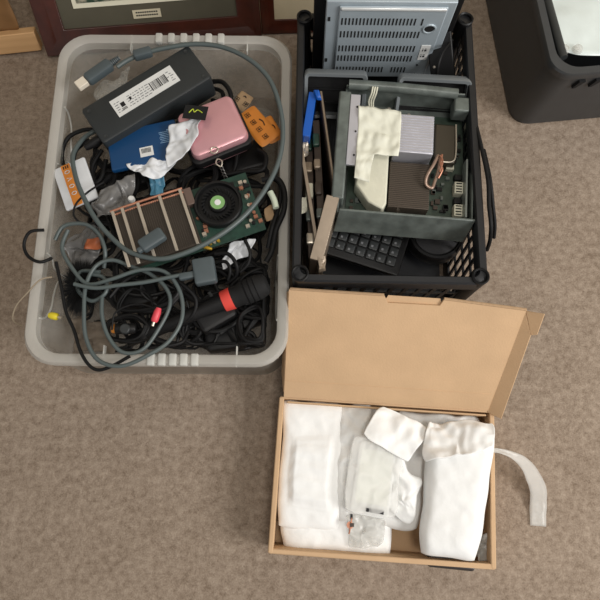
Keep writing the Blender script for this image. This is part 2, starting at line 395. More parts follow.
# graphics card
Z = .20
M, w_, d_ = frame((130, 273, Z), (266, 227, Z), (110, 214, Z))
print('gpu', w_, d_)
t = thing('graphics_card', 'graphics card with copper railed heatsink and round black fan in the clear box', 'graphics card', M@Matrix.Translation((0,0,-.012)))
obj('circuit_board', MB().box((w_/2, d_/2, .001), (w_, d_, .0018)), pcb, t)
obj('heatsink_block', MB().box((w_*.27, d_*.52, .010), (w_*.53, d_*.9, .014)), dsink, t)
q = MB()
for k in range(34): q.box((w_*.02+k*w_*.51/33, d_*.52, .0178), (.0008, d_*.86, .0025))
obj('fins', q, dsink, t, smooth=False)
for x in (.015, .085, .20, .36, .51):
    obj('metal_bar', MB().box((w_*x, d_*.52, .0225), (.0055, d_*.93, .004)), nickel, t, bev=.0008, label='pale metal bar')
for y, zz in ((.985, .0225), (.94, .017)):
    obj('copper_rail', MB().tube([(0, d_*y, zz), (w_*.2, d_*(y+.01), zz), (w_*.53, d_*y, zz)], .0022, 8), copper, t)
q = MB().box((w_*.55, d_*.85, .010), (w_*.07, d_*.28, .016)); obj('copper_plate', q, mat('dull_plate', (112,94,86), .5, metal=.3), t, bev=.001)
fc = (w_*.735, d_*.60)
fr = .042
q = MB().lathe([(fr, .001), (fr, .016), (fr-.002, .018), (fr-.005, .018), (fr-.006, .008), (.013, .008), (.001, .008)], 48, (*fc, 0)); fan = obj('fan', q, blk, t)
q = MB()
for k in range(26):
    a0 = 2*PI*k/26; q.box((fc[0]+.026*math.cos(a0), fc[1]+.026*math.sin(a0), .0125), (.008, .0008, .008), a0+.7)
obj('fan_blades', q, matteblk, fan)
q = MB().lathe([(.016, .008), (.016, .017), (.0145, .0185), (.001, .0185)], 32, (*fc, 0)); obj('hub', q, blk, fan)
q = MB().lathe([(.0125, .0186), (.0125, .0192), (.001, .0192)], 32, (*fc, 0)); obj('hub_label', q, greenw, fan, label='pale green hub label')
q = MB().lathe([(.0055, .0193), (.005, .0198), (.001, .0198)], 20, (*fc, 0)); obj('hub_centre', q, white, fan)
random.seed(5)
for k in range(34):
    x = w_*random.choice((random.uniform(.86, .985), random.uniform(.90,.985), random.uniform(.56,.62))); y = d_*random.uniform(.06, .9)
    q = MB(); h_ = random.uniform(.003, .007)
    if k % 2: q.lathe([(.003, .002), (.003, .002+h_), (.0004, .002+h_)], 14, (x, y, 0))
    else: q.box((x, y, .002+h_/2), (.007, .006, h_))
    obj('capacitor' if k % 2 else 'chip', q, (nickel, blk, copper)[k % 3], t)
for k in range(6): obj('capacitor', MB().lathe([(.0028, .002), (.0028, .008), (.0003, .008)], 12, (w_*(.5+.03*k), d_*.06, 0)), (gold if k % 2 else nickel), t)
# pink hard case
ZC = .205
M, w_, d_ = frame((196, 158, ZC), (249, 138, ZC), (176, 108, ZC))
M, w_, d_ = frame((191, 161, ZC), (250, 137, ZC+.003), (168, 116, ZC))
th = .034
t = thing('camera_case', 'pink metallic zip case with black edge and metal zip pull', 'case', M@Matrix.Translation((0,0,-th)))
q = MB(); rbox(q, (w_*.53, d_*.5, .012), (w_*.95, d_*.95, th-.012), .013, .0075, 8); obj('pink_shell', q, pink, t)
q = MB(); rbox(q, (w_*.53, d_*.5, -.004), (w_*1.05, d_*1.06, .020), .015, .004, 8); obj('zip_band', q, blk, t, label='black fabric band')
q = MB(); rbox(q, (w_*.53, d_*.5, -.018), (w_*.96, d_*.96, .016), .014, .007, 8); obj('lower_shell', q, pink, t)
zp = MB().tube([(w_*.40, -.004, .012), (w_*.35, -.012, .014), (w_*.40, -.020, .012), (w_*.45, -.012, .014)], .0013, 8, True)
zpo = obj('zip_pull', zp, nickel, t)
zc = MB()
for k in range(4): zc.tube([(w_*.40+.003*math.cos(a_*PI/4), -.022-.006*k+.004*math.sin(a_*PI/4), .010-.002*k+(.002*math.sin(a_*PI/2))) for a_ in range(8)], .0009, 6, True, 0)
obj('pull_chain', zc, mat('dark_chrome', (110,108,105), .3, metal=.6), zpo)
zr = MB().tube([(w_*.40+.007*math.cos(a_*PI/5), .002+.006*math.sin(a_*PI/5), th+.001) for a_ in range(10)], .0012, 8, True, 0); obj('pull_ring', zr, nickel, t)
# blue leaflet with sticker
M, w_, d_ = frame((111, 168, .19), (181, 153, .192), (106, 140, .188))
t = thing('blue_packet', 'blue printed card packet with small white barcode sticker', 'packet', M@Matrix.Translation((0,0,-.012)))
q = MB(); rbox(q, (w_/2, d_/2+.004, 0), (w_, d_+.02, .012), .003, .003); obj('carton', q, bluem, t)
ls = obj('sticker', MB().box((w_*.53, d_*.3, .0123), (.024, .019, .0008)), white, t, smooth=False, label='white barcode sticker')
q = MB()
for k in range(8): q.box((w_*.53-.008+k*.0022, d_*.3+.002, .013), (.001, .009, .0004))
obj('barcode', q, ink, ls, smooth=False)
q = MB()
for k in range(7): q.box((w_*.82, d_*.85-.0035*k, .0122), (.02-.002*(k%3), .0008, .0004))
q.box((w_*.9, d_*.9, .0122), (.011, .002, .0004))
obj('fine_print', q, mat('pale_blue_ink', (150,185,215), .6), t, smooth=False)
# black card with yellow-green mark
M, w_, d_ = frame((184, 117, .218), (204, 119, .222), (188, 106, .218))
t = thing('black_card', 'small black card with yellow-green swirl between power brick and pink case', 'card', M)
obj('card', MB().box((w_*.5, d_*.5, 0), (w_*1.15, d_*1.2, .001)), matteblk, t)
obj('swirl_mark', MB().tube([(w_*.2, d_*.4, .001), (w_*.35, d_*.75, .001), (w_*.45, d_*.5, .001), (w_*.6, d_*.7, .001), (w_*.85, d_*.5, .001)], .0009, 6), mat('yellow_green', (190,205,60), .5), t)
# white carrier bag behind / below blue packet
single('white_bag', crumple(P((170,170,.198),(196,140,.214),(200,114,.215),(170,126,.20)), 30, 30, .006, 36, .004, 2), whitebag, 'crumpled white plastic bag between the blue packet and the pink case', 'bag', solid=.0006)
single('white_bag', crumple(P((142,180,.19),(160,180,.19),(182,158,.188),(122,166,.187)), 30, 24, .008, 40, .004, 4), whitebag, 'end of white plastic bag poking out in front of the blue packet', 'bag', solid=.0006)
# smoky antistatic bags
single('antistatic_bag', crumple(P((92,222,.19),(135,210,.19),(133,172,.195),(100,188,.19)), 34, 34, .016, 32, .008, 5), smoky, 'smoky grey antistatic bag crumpled at the left of the heatsink', 'bag', solid=.0005)
single('antistatic_bag', crumple(P((62,276,.165),(92,262,.18),(104,222,.185),(62,232,.17)), 34, 34, .016, 34, .008, 6), smoky, 'crumpled smoky bag below the orange striped packet', 'bag', solid=.0005)
single('clear_bag', crumple(P((95,112,.12),(135,90,.15),(132,66,.15),(100,88,.13)), 30, 30, .014, 35, .006, 8), clearbag, 'small clear plastic bag between plug and power brick', 'bag', solid=.0004)
single('wrapper', crumple(P((84,250,.195),(102,250,.195),(100,238,.197),(86,238,.197)), 12, 12, .004, 60, .002, 3), mat('rust_orange', (150,80,45), .5, var=.2), 'rust orange wrapper scrap inside the grey cable loop', 'wrapper', solid=.0006)
# left packet with orange stripe
M, w_, d_ = frame((66, 211, .18), (98, 197, .188), (46, 173, .18))
t = thing('striped_packet', 'white packet with orange printed stripe at the left wall of the clear box', 'packet', M@Matrix.Translation((0,0,-.006)))
q = MB(); rbox(q, (w_*.5, d_*.5, 0), (w_, d_, .006), .003, .002); obj('packet', q, whitebag, t)
st = obj('stripe', MB().box((w_*.40, d_*.5, .0063), (.017, d_*.98, .0008)), orange, t, smooth=False)
q = MB()
for k, ch in enumerate('8oVo'):
    yy = d_*(.30+.17*k)
    if ch == 'V': q.tube([(w_*.40-.004, yy-.003, .007), (w_*.40+.004, yy, .007), (w_*.40-.004, yy+.003, .007)], .0008, 6, False, 0)
    else: q.tube([(w_*.40+.0045*math.cos(a_*PI/4), yy+.003*math.sin(a_*PI/4), .007) for a_ in range(8)], .0008, 6, True, 0)
obj('stripe_lettering', q, white, st)
q = MB()
for k in range(3): q.box((w_*.40-.004+k*.004, d_*.93, .007), (.002, .006, .0004))
obj('stripe_mark', q, ink, st, smooth=False)
# orange packets on the right
def opack(c0, cx_, cy_, label, mtl, marks):
    M, w_, d_ = frame(c0, cx_, cy_)
    t = thing('orange_packet', label, 'packet', M@Matrix.Translation((0,0,-.003)))
    q = crumple([Vector((0,0,0)), Vector((w_,0,0)), Vector((w_,d_,0)), Vector((0,d_,0))], 14, 14, .001, 40, .001, 3, .003); obj('packet', q, mtl, t)
    q = MB()
    for k in range(marks):
        xx = w_*(.16+.68*k/max(1, marks-1)); yy = d_*.42; s = .0042
        q.tube([(xx-s, yy-s, .0042), (xx+s, yy-s, .0042), (xx+s, yy+s, .0042), (xx-s, yy+s, .0042)], .0006, 5, True, 0)
        for g in ((0, 0, .006, .001), (0, 0, .001, .006), (.002, .002, .002, .001))[:2+(k % 2)]: q.box((xx+g[0], yy+g[1], .0042), (g[2], g[3], .0008))
    q.tube([(w_*.4, d_*.72, .0042), (w_*.5, d_*.78, .0042), (w_*.6, d_*.72, .0042)], .001, 6)
    if marks: obj('printed_marks', q, ink, t)
    return t, w_, d_
opack((236, 116, .17), (262, 147, .175), (249, 98, .17), 'orange packet with black boxed lettering, upright against the right wall', orange, 4)
opack((256, 122, .165), (270, 144, .165), (270, 113, .165), 'second orange packet overlapping the lettered one beneath the grey lead', orange, 2)
opack((230, 104, .15), (243, 112, .15), (236, 86, .15), 'tan paper packet behind the pink case', tan, 2)
M, w_, d_ = frame((238,111,.178), (250,100,.178), (236,109,.178))
# white microphone-like handheld with red band
A, B_ = at(128, 342, .16), at(268, 283, .185)
ax = (B_-A); Lm = ax.length; Rm = ax.to_track_quat('Z', 'Y').to_matrix().to_4x4(); Rm.translation = A
t = thing('microphone', 'black handheld microphone with red band lying in the clear box', 'microphone', Rm)
obj('handle', MB().lathe([(.001, 0), (.008, 0), (.010, .004), (.013, Lm*.45), (.0165, Lm*.68), (.001, Lm*.68)], 32), blk, t)
obj('red_band', MB().lathe([(.001, Lm*.68), (.018, Lm*.68), (.0185, Lm*.685), (.0195, Lm*.745), (.001, Lm*.745)], 32), red, t, label='red band')
obj('head', MB().lathe([(.001, Lm*.745), (.0185, Lm*.745), (.0185, Lm*.80), (.021, Lm*.82), (.022, Lm*.93), (.018, Lm*.985), (.010, Lm), (.001, Lm)], 32), matteblk, t)
q = MB()
for k in range(3): q.lathe([(.0205, Lm*(.84+.035*k)), (.0232, Lm*(.845+.035*k)), (.0205, Lm*(.85+.035*k))], 32)
obj('ring', q, blk, t)
# small plugs
def plug(name, a, b, r, m, label):
    A, B_ = at(*a), at(*b); v = B_-A; L = v.length; R = v.to_track_quat('Z', 'Y').to_matrix().to_4x4(); R.translation = A
    t = thing(name, label, 'plug', R)
    obj('sleeve', MB().lathe([(.0005, 0), (r*.75, 0), (r, L*.15), (r, L*.7), (r*.7, L), (.0005, L)], 18), m, t)
    obj('contact', MB().lathe([(.0005, -.007), (r*.4, -.007), (r*.4, .001), (.0005, .001)], 12), nickel, t)
    return t
plug('audio_plug', (154, 322, .215), (159, 308, .217), .006, pinkplug, 'pinkish red audio plug in the clear box')
plug('audio_plug', (58, 317, .185), (49, 315, .185), .0062, yellow, 'yellow audio plug at the left wall of the clear box')
plug('audio_plug', (204, 247, .21), (212, 249, .21), .003, gold, 'tiny yellow plug below the round fan')
# black jack with gold ring
M, w_, d_ = frame((112, 334, .19), (132, 334, .19), (112, 322, .19))
t = thing('round_adapter', 'dark round adapter with gold ring in the clear box near the front rim', 'adapter', M@Matrix.Translation((0,0,-.01)))
obj('barrel', MB().lathe([(.0005, 0), (.009, 0), (.009, .03), (.007, .034), (.0005, .034)], 24, (.004, .01, .004), 'X'), blk, t)
obj('gold_ring', MB().lathe([(.0005, -.006), (.0075, -.006), (.0085, .002), (.0005, .002)], 24, (.004, .01, .004), 'X'), mat('gold_ring', (215,140,60), .35, metal=.5), t)
obj('button', MB().lathe([(.0085, 0), (.0085, .006), (.007, .0075), (.0005, .0075)], 24, (.022, .008, .010)), charcoal, t)
# bristly brush
t0 = at(87, 292, .15)
q = MB(); random.seed(11)
q.lathe([(.001, 0), (.020, 0), (.022, .02), (.015, .03), (.001, .032)], 20)
for k in range(1700):
    v = Vector((random.gauss(0, 1), random.gauss(0, 1.3), abs(random.gauss(0, 1)))).normalized()
    p0 = Vector((0, 0, .015))+v*.012; p1 = Vector((v.x*.040, v.y*.056, .015+v.z*.040))*random.uniform(.85, 1.05)
    s = v.orthogonal().normalized()*.0008
    s2 = v.cross(s).normalized()*.0008
    q.add([p0+s, p0-s*.5+s2, p0-s*.5-s2, p1], [(0,1,2),(0,1,3),(1,2,3),(2,0,3)])
o = obj('brush', q, matteblk, smooth=False); o.location = t0; o.location.z = .158
tag(o, 'bristly black brush at the front left corner of the clear box', 'brush')
# brown/tan bits in the front-left corner
single('paper_scrap', crumple(P((76,352,.10),(116,352,.10),(118,318,.13),(72,318,.12)), 24, 24, .014, 40, .004, 9), mat('taupe_scrap', (128,116,102), .7, var=.1), 'taupe scrap below the brush in the clear box', 'scrap', solid=.001)
single('white_pouch', crumple(P((222,268,.17),(250,258,.17),(256,238,.175),(226,244,.17)), 24, 24, .009, 40, .005, 12), whitebag, 'small white pouch below the fan, behind black cables', 'pouch', solid=.0008)
q = MB(); q.tube(P((270,192,.205),(274,200,.205),(276,208,.205)), .0055, 12)
single('cable_tag', q, mat('pale_green_tag', (205,215,195), .6), 'pale tag wrapped on black cable at the right wall', 'tag')
single('paper_scrap', crumple(P((266,222,.18),(274,220,.18),(272,205,.18),(264,208,.18)), 10, 10, .003, 40, .002, 9), tan, 'tan scrap at the right wall below the pale tag', 'scrap', solid=.001)
# blue/white crinkle between bags and card
single('blue_wrapper', crumple(P((150,196,.165),(164,194,.165),(166,172,.17),(150,176,.17)), 16, 16, .008, 50, .003, 14), mat('pale_blue', (90,150,180), .4, var=.3), 'pale blue wrapper showing above the heatsink', 'wrapper', solid=.0006)
single('bottle_cap', MB().lathe([(.0005, 0), (.006, 0), (.006, .006), (.004, .009), (.0005, .009)], 16, at(132,200,.195)), white, 'small white cap on the smoky grey bag', 'cap')
# black cables placed as seen
seen = [
 ([(97,130,.17),(84,130,.17),(68,138,.165),(62,156,.16),(68,176,.155),(82,182,.15),(94,170,.15),(98,150,.155)], .0038, 'black cable coil turning beside the left end of the power brick'),
 ([(102,150,.16),(92,168,.16),(98,186,.16),(112,184,.16),(116,166,.15)], .004, 'short black cable loop under the left end of the power brick'),
 ([(90,140,.165),(76,150,.165),(74,170,.165),(86,184,.16),(100,180,.16),(106,160,.16)], .0042, 'inner black cable coil beside the power brick'),
 ([(104,182,.2),(88,192,.2),(76,204,.2),(74,216,.2),(84,224,.198),(98,222,.195)], .0018, 'thin black wire looping over the smoky bag'),
 ([(210,82,.15),(222,82,.16),(230,92,.165),(230,104,.16),(220,110,.15),(206,106,.14)], .0045, 'black cable coil between power brick and orange packets'),
 ([(212,88,.14),(222,92,.15),(222,102,.15),(212,100,.14)], .004, 'small black cable loop behind the pink case'),
 ([(56,262,.2),(62,290,.2),(66,312,.2),(74,330,.2),(80,350,.2),(88,364,.2),(98,370,.199),(112,366,.2),(130,356,.2)], .0028, 'black cable draped over the front rim of the clear box'),
 ([(44,230,.2),(30,232,.203),(24,244,.198),(28,256,.197),(40,262,.199),(52,258,.19)], .0028, 'black cable loop hooked over the left rim'),
 ([(262,180,.195),(276,178,.2),(284,190,.2),(284,210,.198),(276,230,.19),(272,250,.185),(266,262,.18)], .0048, 'thick black cable looping down the right wall'),
 ([(266,176,.185),(280,184,.19),(279,206,.19),(272,228,.19),(268,248,.18)], .004, 'second black cable down the right wall through the pale tag'),
 ([(245,240,.19),(250,252,.19),(248,264,.185),(240,272,.18)], .003, 'black cable arc in front of the white pouch'),
 ([(215,254,.19),(228,254,.195),(236,264,.195),(236,276,.18),(226,284,.17)], .0035, 'black cable arc beside the grey block connector'),
 ([(216,262,.185),(226,262,.19),(230,270,.19),(228,280,.18)], .003, 'inner black cable arc beside the grey block connector'),
 ([(112,330,.2),(116,312,.203),(138,304,.203),(158,312,.202),(160,330,.2),(138,342,.198),(118,340,.198)], .0016, 'thin black wire circling the gold ringed adapter'),
 ([(185,176,.17),(183,192,.18),(192,206,.18)], .0028, 'black cable dropping below the pink case'),
 ([(258,150,.17),(266,156,.18),(262,170,.18),(240,172,.17),(222,176,.165)], .004, 'black cable below the orange packets'),
 ([(160,270,.19),(182,284,.195),(196,300,.19),(190,318,.18),(170,322,.17)], .0035, 'black cable loop under the grey cable, left of the microphone'),
 ([(148,348,.197),(166,346,.197),(182,342,.19),(188,332,.18)], .003, 'black cable end along the front rim'),
]
for pts, r_, la in seen: single('black_cable', MB().tube(P(*pts), r_, 10), blk2, la, 'cable')
single('tan_cord', MB().tube(P((52,277,.195),(40,280,.2),(28,292,.198),(16,306,.185),(13,320,.17),(22,326,.15)), .0014, 8), tancable, 'thin tan cord hanging out over the left rim', 'cord')
# black adapters bedded in the heap
ad = [((203, 334), (238, 314), .178, 'black wall adapter below the microphone'), ((206, 352), (246, 346), .15, 'black adapter under the wall adapter at the front rim'), ((120, 312), (160, 298), .13, 'black adapter under the pinkish red plug'),
      ((226, 176), (268, 164), .13, 'black adapter below the orange packets'), ((110, 196), (150, 180), .11, 'black adapter under the smoky grey bag'), ((140, 118), (180, 96), .09, 'black adapter under the power brick'), ((240, 330), (266, 320), .13, 'black adapter at the front right corner')]
for a_, b_, z, la in ad:
    M, w_, d_ = frame((*a_, z), (*b_, z), (a_[0]-12, a_[1]-26, z))
    h_ = .034
    t = thing('mains_adapter', la, 'adapter', M@Matrix.Translation((0,0,-h_)))
    q = MB(); rbox(q, (w_/2, d_/2, 0), (w_, d_, h_), .008, .006); obj('body', q, blk, t)
    q = MB()
    for k in range(2): q.box((w_*(.35+.3*k), d_+.007, h_*.5), (.005, .014, .003))
    obj('pins', q, nickel if z < .12 else charcoal, t)
# tangled heap of black cables filling the box
random.seed(21)
n_ = 0
for k in range(110):
    px = random.uniform(78, 268); py = random.uniform(150, 342)
    if px < 110 and py > 295: continue
    if px > 185 and py > 305 and k > 30: z0 = 1; continue
    if k > 75: px = random.uniform(120, 262); py = random.uniform(280, 342)
    z = random.uniform(.03, .16) if k < 90 else random.uniform(.14, .178)
    c = at(px, py, z); R0 = random.uniform(.025, .06); e = random.uniform(.4, 1); a0 = random.uniform(0, 6.28); turns = random.uniform(1.2, 2.6); tilt = random.uniform(-.3, .3)
    pts = []; N = int(turns*7)
    for i in range(N+1):
        a_ = a0+turns*2*PI*i/N; rr = R0*(1+.15*math.sin(i*1.7+k))
        p = Vector((rr*math.cos(a_), e*rr*math.sin(a_), tilt*rr*math.cos(a_)+.003*i/7))
        p.rotate(Matrix.Rotation(a0*1.7, 3, 'Z')); p += c
        q = MBX.inverted()@p
        q.x = max(-W/2+.044, min(W/2-.044, q.x)); q.y = max(-D/2+.044, min(D/2-.044, q.y)); q.z = max(.012, min(.182, q.z))
        pts.append(MBX@q)
    single('black_cable', MB().tube(pts, random.choice((.002, .0026, .0032, .0038)), 8, smooth=4), blk2 if k % 3 else blk, 'black cable tangled in the dark heap filling the clear box', 'cable', 'black cables heaped in the clear box')
# ---------------------------------------------------------------- black lattice crate
HC = .23
bl, br, tl, tr_ = at(297, 281, HC), at(493, 285, HC), at(293, 12, HC), at(468, 14, HC)
cx = (bl+br+tl+tr_)/4; W2 = ((tr_-tl).length+(br-bl).length)/2; D2 = ((tl-bl).length+(tr_-br).length)/2
ax = ((tr_-tl)+(br-bl)); ang2 = math.atan2(ax.y, ax.x)
MC = Matrix.Translation((cx.x, cx.y, 0))@Matrix.Rotation(ang2, 4, 'Z')
print('crate', W2, D2, cx, ang2)
t = thing('plastic_crate', 'black plastic crate with slatted lattice sides, holding computer parts', 'crate', MC)
q = MB()
def r2(ins, z, r=.012): return [Vector((x, y, z)) for x, y in rrect(W2-2*ins, D2-2*ins, r, 4)]
q.loops([r2(.002, HC-.035), r2(0, HC-.033), r2(0, HC-.003), r2(.003, HC), r2(.012, HC), r2(.014, HC-.003), r2(.012, HC-.035), r2(.002, HC-.035)], False, False)
obj('rim', q, cratem, t)
q = MB().box((0, 0, .006), (W2-.05, D2-.05, .004)); obj('base', q, cratem, t)
q = MB().loops([r2(.012, 0), r2(.010, .03), r2(.014, .03), r2(.016, 0), r2(.012, 0)], False, False); obj('lower_band', q, cratem, t)
def lattice(a, b, n):   # side panel from a to b (ground points); slanted bars
    m = MB(); d = (b-a); L = d.length; d.normalize(); z0, z1 = .03, HC-.034
    nrm = Vector((-d.y, d.x, 0))
    for k in range(n+1):
        s0 = L*k/n; s1 = min(L, max(0, s0+.02))
        p0 = a+d*s0; p1 = a+d*s1
        w_ = .0035
        m.hexa([p0-d*w_-nrm*.0015+Vector((0,0,z0)), p0+d*w_-nrm*.0015+Vector((0,0,z0)), p0+d*w_+nrm*.0015+Vector((0,0,z0)), p0-d*w_+nrm*.0015+Vector((0,0,z0))],
               [p1-d*w_-nrm*.0015+Vector((0,0,z1)), p1+d*w_-nrm*.0015+Vector((0,0,z1)), p1+d*w_+nrm*.0015+Vector((0,0,z1)), p1-d*w_+nrm*.0015+Vector((0,0,z1))])
    for zz in (.08, .13, .175):
        mid = (a+b)/2; m.box((mid.x, mid.y, zz), (L, .003, .006), math.atan2(d.y, d.x))
    return m
ix, iy = W2/2-.012, D2/2-.012
for a_, b_, n in (((-ix,-iy), (ix,-iy), 12), ((ix,-iy), (ix,iy), 24), ((ix,iy), (-ix,iy), 12), ((-ix,iy), (-ix,-iy), 24)):
    obj('lattice_side', lattice(Vector((*a_, 0)), Vector((*b_, 0)), n), cratem, t, smooth=False)
for sx in (-1, 1):
    for sy in (-1, 1):
        q = MB().lathe([(.012, 0), (.013, HC-.02), (.0145, HC+.004), (.0125, HC+.006), (.0105, HC+.004), (.0105, HC-.01), (.001, HC-.01)], 28, (sx*(W2/2-.013), sy*(D2/2-.013), 0))
        obj('corner_socket', q, blk, t)
# ---------------------------------------------------------------- things in the crate
# disc player stood on end
a, b, c = at(322, 76, .12), at(430, 77, .12), at(322, 2, .335)
M, w_, d_ = frame((322, 76, .12), (430, 77, .12), (322, 2, .335))
w_ = .215
print('player', w_, d_)
t = thing('disc_player', 'grey metal disc player with rows of vent slots, stood on end in the crate', 'disc player', M@Matrix.Translation((0,0,-.02)))
obj('black_case', MB().box((w_/2-.002, d_/2-.03, -.012), (w_+.036, d_-.0+.06, .026)), blk, t, bev=.002)
obj('metal_cover', MB().box((w_/2, d_/2, .010), (w_, d_, .018)), silver, t, bev=.002)
obj('raised_panel', MB().box((w_/2+.004, d_/2-.002, .021), (w_-.035, d_-.012, .005)), silver, t, bev=.0025)
obj('bright_edge', MB().box((w_/2+.004, d_-.012, .0225), (w_-.04, .006, .006)), mat('bright_edge', (225,228,228), .3, metal=.3), t, bev=.002)
random.seed(2)
for ri, fy in enumerate((.80, .64, .45, .31, .14)):
    q = MB()
    for k in range(26):
        x = .028+k*.0062
        if ri == 4 and (k in (15, 16) or 21 < k < 24): continue
        if ri == 0 and k == 21: continue
        if x > w_-.045: continue
        q.box((x, d_*fy, .0237), (.0024, .017, .0009))
    obj('vent_slots', q, matteblk, t, smooth=False)
obj('round_hole', MB().lathe([(.001, .0232), (.0085, .0232), (.0085, .0243), (.001, .0243)], 28, (w_-.035, d_*.72, 0)), matteblk, t)
obj('hole_collar', MB().tube([(w_-.035+.0105*math.cos(k*PI/8), d_*.72+.0105*math.sin(k*PI/8), .0238) for k in range(16)], .002, 8, True, 0), silver, t)
st = obj('sticker', MB().box((w_-.030, d_*.40, .0239), (.017, .044, .0008)), white, t, smooth=False, label='white sticker with two square codes')
q = MB()
for y0 in (-.010, .008):
    for i in range(5):
        for j in range(5):
            if (i*3+j*5+i*j) % 3: q.box((w_-.030-.004+i*.002, d_*.40+y0-.004+j*.002, .0245), (.0018, .0018, .0004))
obj('sticker_print', q, ink, st, smooth=False)
for fy in (.25, .8): obj('side_slot', MB().box((.006, d_*fy, .0195), (.004, .010, .001)), matteblk, t, smooth=False)
for fy in (.08, .22): obj('screw', MB().lathe([(.002, .0235), (.002, .0245), (.0003, .0245)], 12, (w_-.035, d_*fy, 0)), blk, t)
# black panel leaning on the right of the player, with bright screws
M, w_, d_ = frame((431, 84, .17), (455, 80, .19), (452, 12, .26))
t = thing('leaning_panel', 'black panel with tiny silver screws, leaning at the right of the disc player', 'panel', M@Matrix.Translation((0,0,-.006)))
obj('panel', MB().box((w_/2, d_/2, 0), (w_, d_, .008)), blk, t, bev=.002)
for k, (fx, fy) in enumerate(((.1, .95), (.35, .80), (.15, .6), (.12, .5), (.2, .25))): obj('screw', MB().lathe([(.0024, .003), (.0024, .0055), (.0003, .006)], 12, (w_*fx, d_*fy, 0)), nickel, t)
# two grey-edged bezels
for (c0, c1, c2, la) in (((303, 118, .17), (364, 120, .17), (303, 72, .235), 'black bezel with grey rounded rim, left one in front of the disc player'), ((393, 122, .17), (463, 126, .17), (393, 76, .235), 'black bezel with grey rounded rim, right one in front of the disc player')):
    M, w_, d_ = frame(c0, c1, c2)
    t = thing('drive_bezel', la, 'bezel', M@Matrix.Translation((0,0,-.01)))
    q = MB(); o1 = rrect(w_, d_, .008, 4, w_/2, d_/2); i1 = rrect(w_-.014, d_-.014, .004, 4, w_/2, d_/2)
    q.loops([[Vector((x, y, -.012)) for x, y in o1], [Vector((x, y, .010)) for x, y in o1], [Vector((x, y, .012)) for x, y in rrect(w_-.003, d_-.003, .007, 4, w_/2, d_/2)], [Vector((x, y, .010)) for x, y in i1], [Vector((x, y, -.012)) for x, y in i1]], False, False)
    obj('rim', q, mat('bezel_grey', (112,117,120), .4), t)
    obj('back', MB().box((w_/2, d_/2, -.010), (w_-.008, d_-.008, .004)), blk, t)
    q = MB()
    for k in range(2): q.box((w_/2, d_*(.3+.3*k), -.006), (w_-.016, .003, .004))
    obj('crossbar', q, blk, t)
# open console chassis
M, w_, d_ = frame((337, 210, .225), (473, 221, .225), (341, 86, .225))
print('chassis', w_, d_)
hc = .055
MCH = M@Matrix.Translation((0,0,-hc))
t = thing('console_chassis', 'opened dark metal console chassis with exposed board, lying on top in the crate', 'console', MCH)
obj('tray_floor', MB().box((w_/2, d_/2, .001), (w_, d_, .002)), gun, t, bev=.001)
obj('front_wall', MB().hexa([Vector((-.002,-.018,0)), Vector((w_-.002,-.018,0)), Vector((w_-.006,0,0)), Vector((0,0,0))], [Vector((.004,-.0,hc)), Vector((w_+.004,-.0,hc)), Vector((w_+.004,.004,hc)), Vector((.004,.004,hc))]), gun, t, bev=.001)
obj('back_wall', MB().box((w_*.46, d_, hc*.5+.002), (w_*.92, .003, hc+.004)), gun, t, bev=.001)
obj('back_roll', MB().tube([(.004, d_, hc+.006), (w_*.4, d_+.001, hc+.006), (w_*.86, d_, hc+.003)], .009, 14), gun, t)
obj('left_wall', MB().box((.001, d_*.5, hc*.45), (.003, d_, hc*.9)), gun, t, bev=.001)
obj('right_wall', MB().box((w_, d_*.5, hc*.45), (.003, d_, hc*.9)), gun, t, bev=.001)
obj('corner_bracket', MB().box((w_*.90, d_*.92, hc*.75), (w_*.12, .028, hc*.6)), gun, t, bev=.003)
obj('circuit_board', MB().box((w_*.52, d_*.48, .006), (w_*.9, d_*.9, .002)), pcb2, t)
# connectors on the right
cn = MB()
for k, fy in enumerate((.07, .24)):
    o = obj('white_connector', MB().box((w_*.925, d_*(.13+.18*k), .016), (.015, .022, .018)), offw, t, bev=.001)
    q = MB()
    for j in range(4): q.box((w_*.925, d_*(.13+.18*k)-.008+j*.0052, .0253), (.010, .002, .0008))
    obj('pin_holes', q, matteblk, o, smooth=False)
obj('cream_connector', MB().box((w_*.86, d_*.50, .013), (.014, .016, .012)), offw, t, bev=.001)
obj('bright_strip', MB().box((w_*.965, d_*.28, .026), (.003, d_*.46, .03)), mat('strip', (150,158,155), .4, metal=.5), t)
for k in range(3): obj('black_connector', MB().box((w_*.925, d_*(.03+.19*k), .012), (.013, .010, .012)), blk, t, bev=.001)
for (fx, fy) in ((.68, .13), (.66, .04), (.47, .07), (.12, .05), (.30, .03), (.52, .90), (.36, .94), (.74,.06)):
    obj('screw_boss', MB().lathe([(.004, .006), (.004, .016), (.0025, .0175), (.0004, .0175)], 16, (w_*fx, d_*fy, 0)), nickel, t)
random.seed(9)
for k in range(36):
    fx, fy = random.choice(((random.uniform(.70, .86), random.uniform(.1, .45)), (random.uniform(.1, .32), random.uniform(.08, .2)), (random.uniform(.86, .96), random.uniform(.55, .8))))
    obj('component', MB().box((w_*fx, d_*fy, .0095), (random.uniform(.004, .01), random.uniform(.004, .009), .005)), random.choice((blk, dbrown, gun)), t)
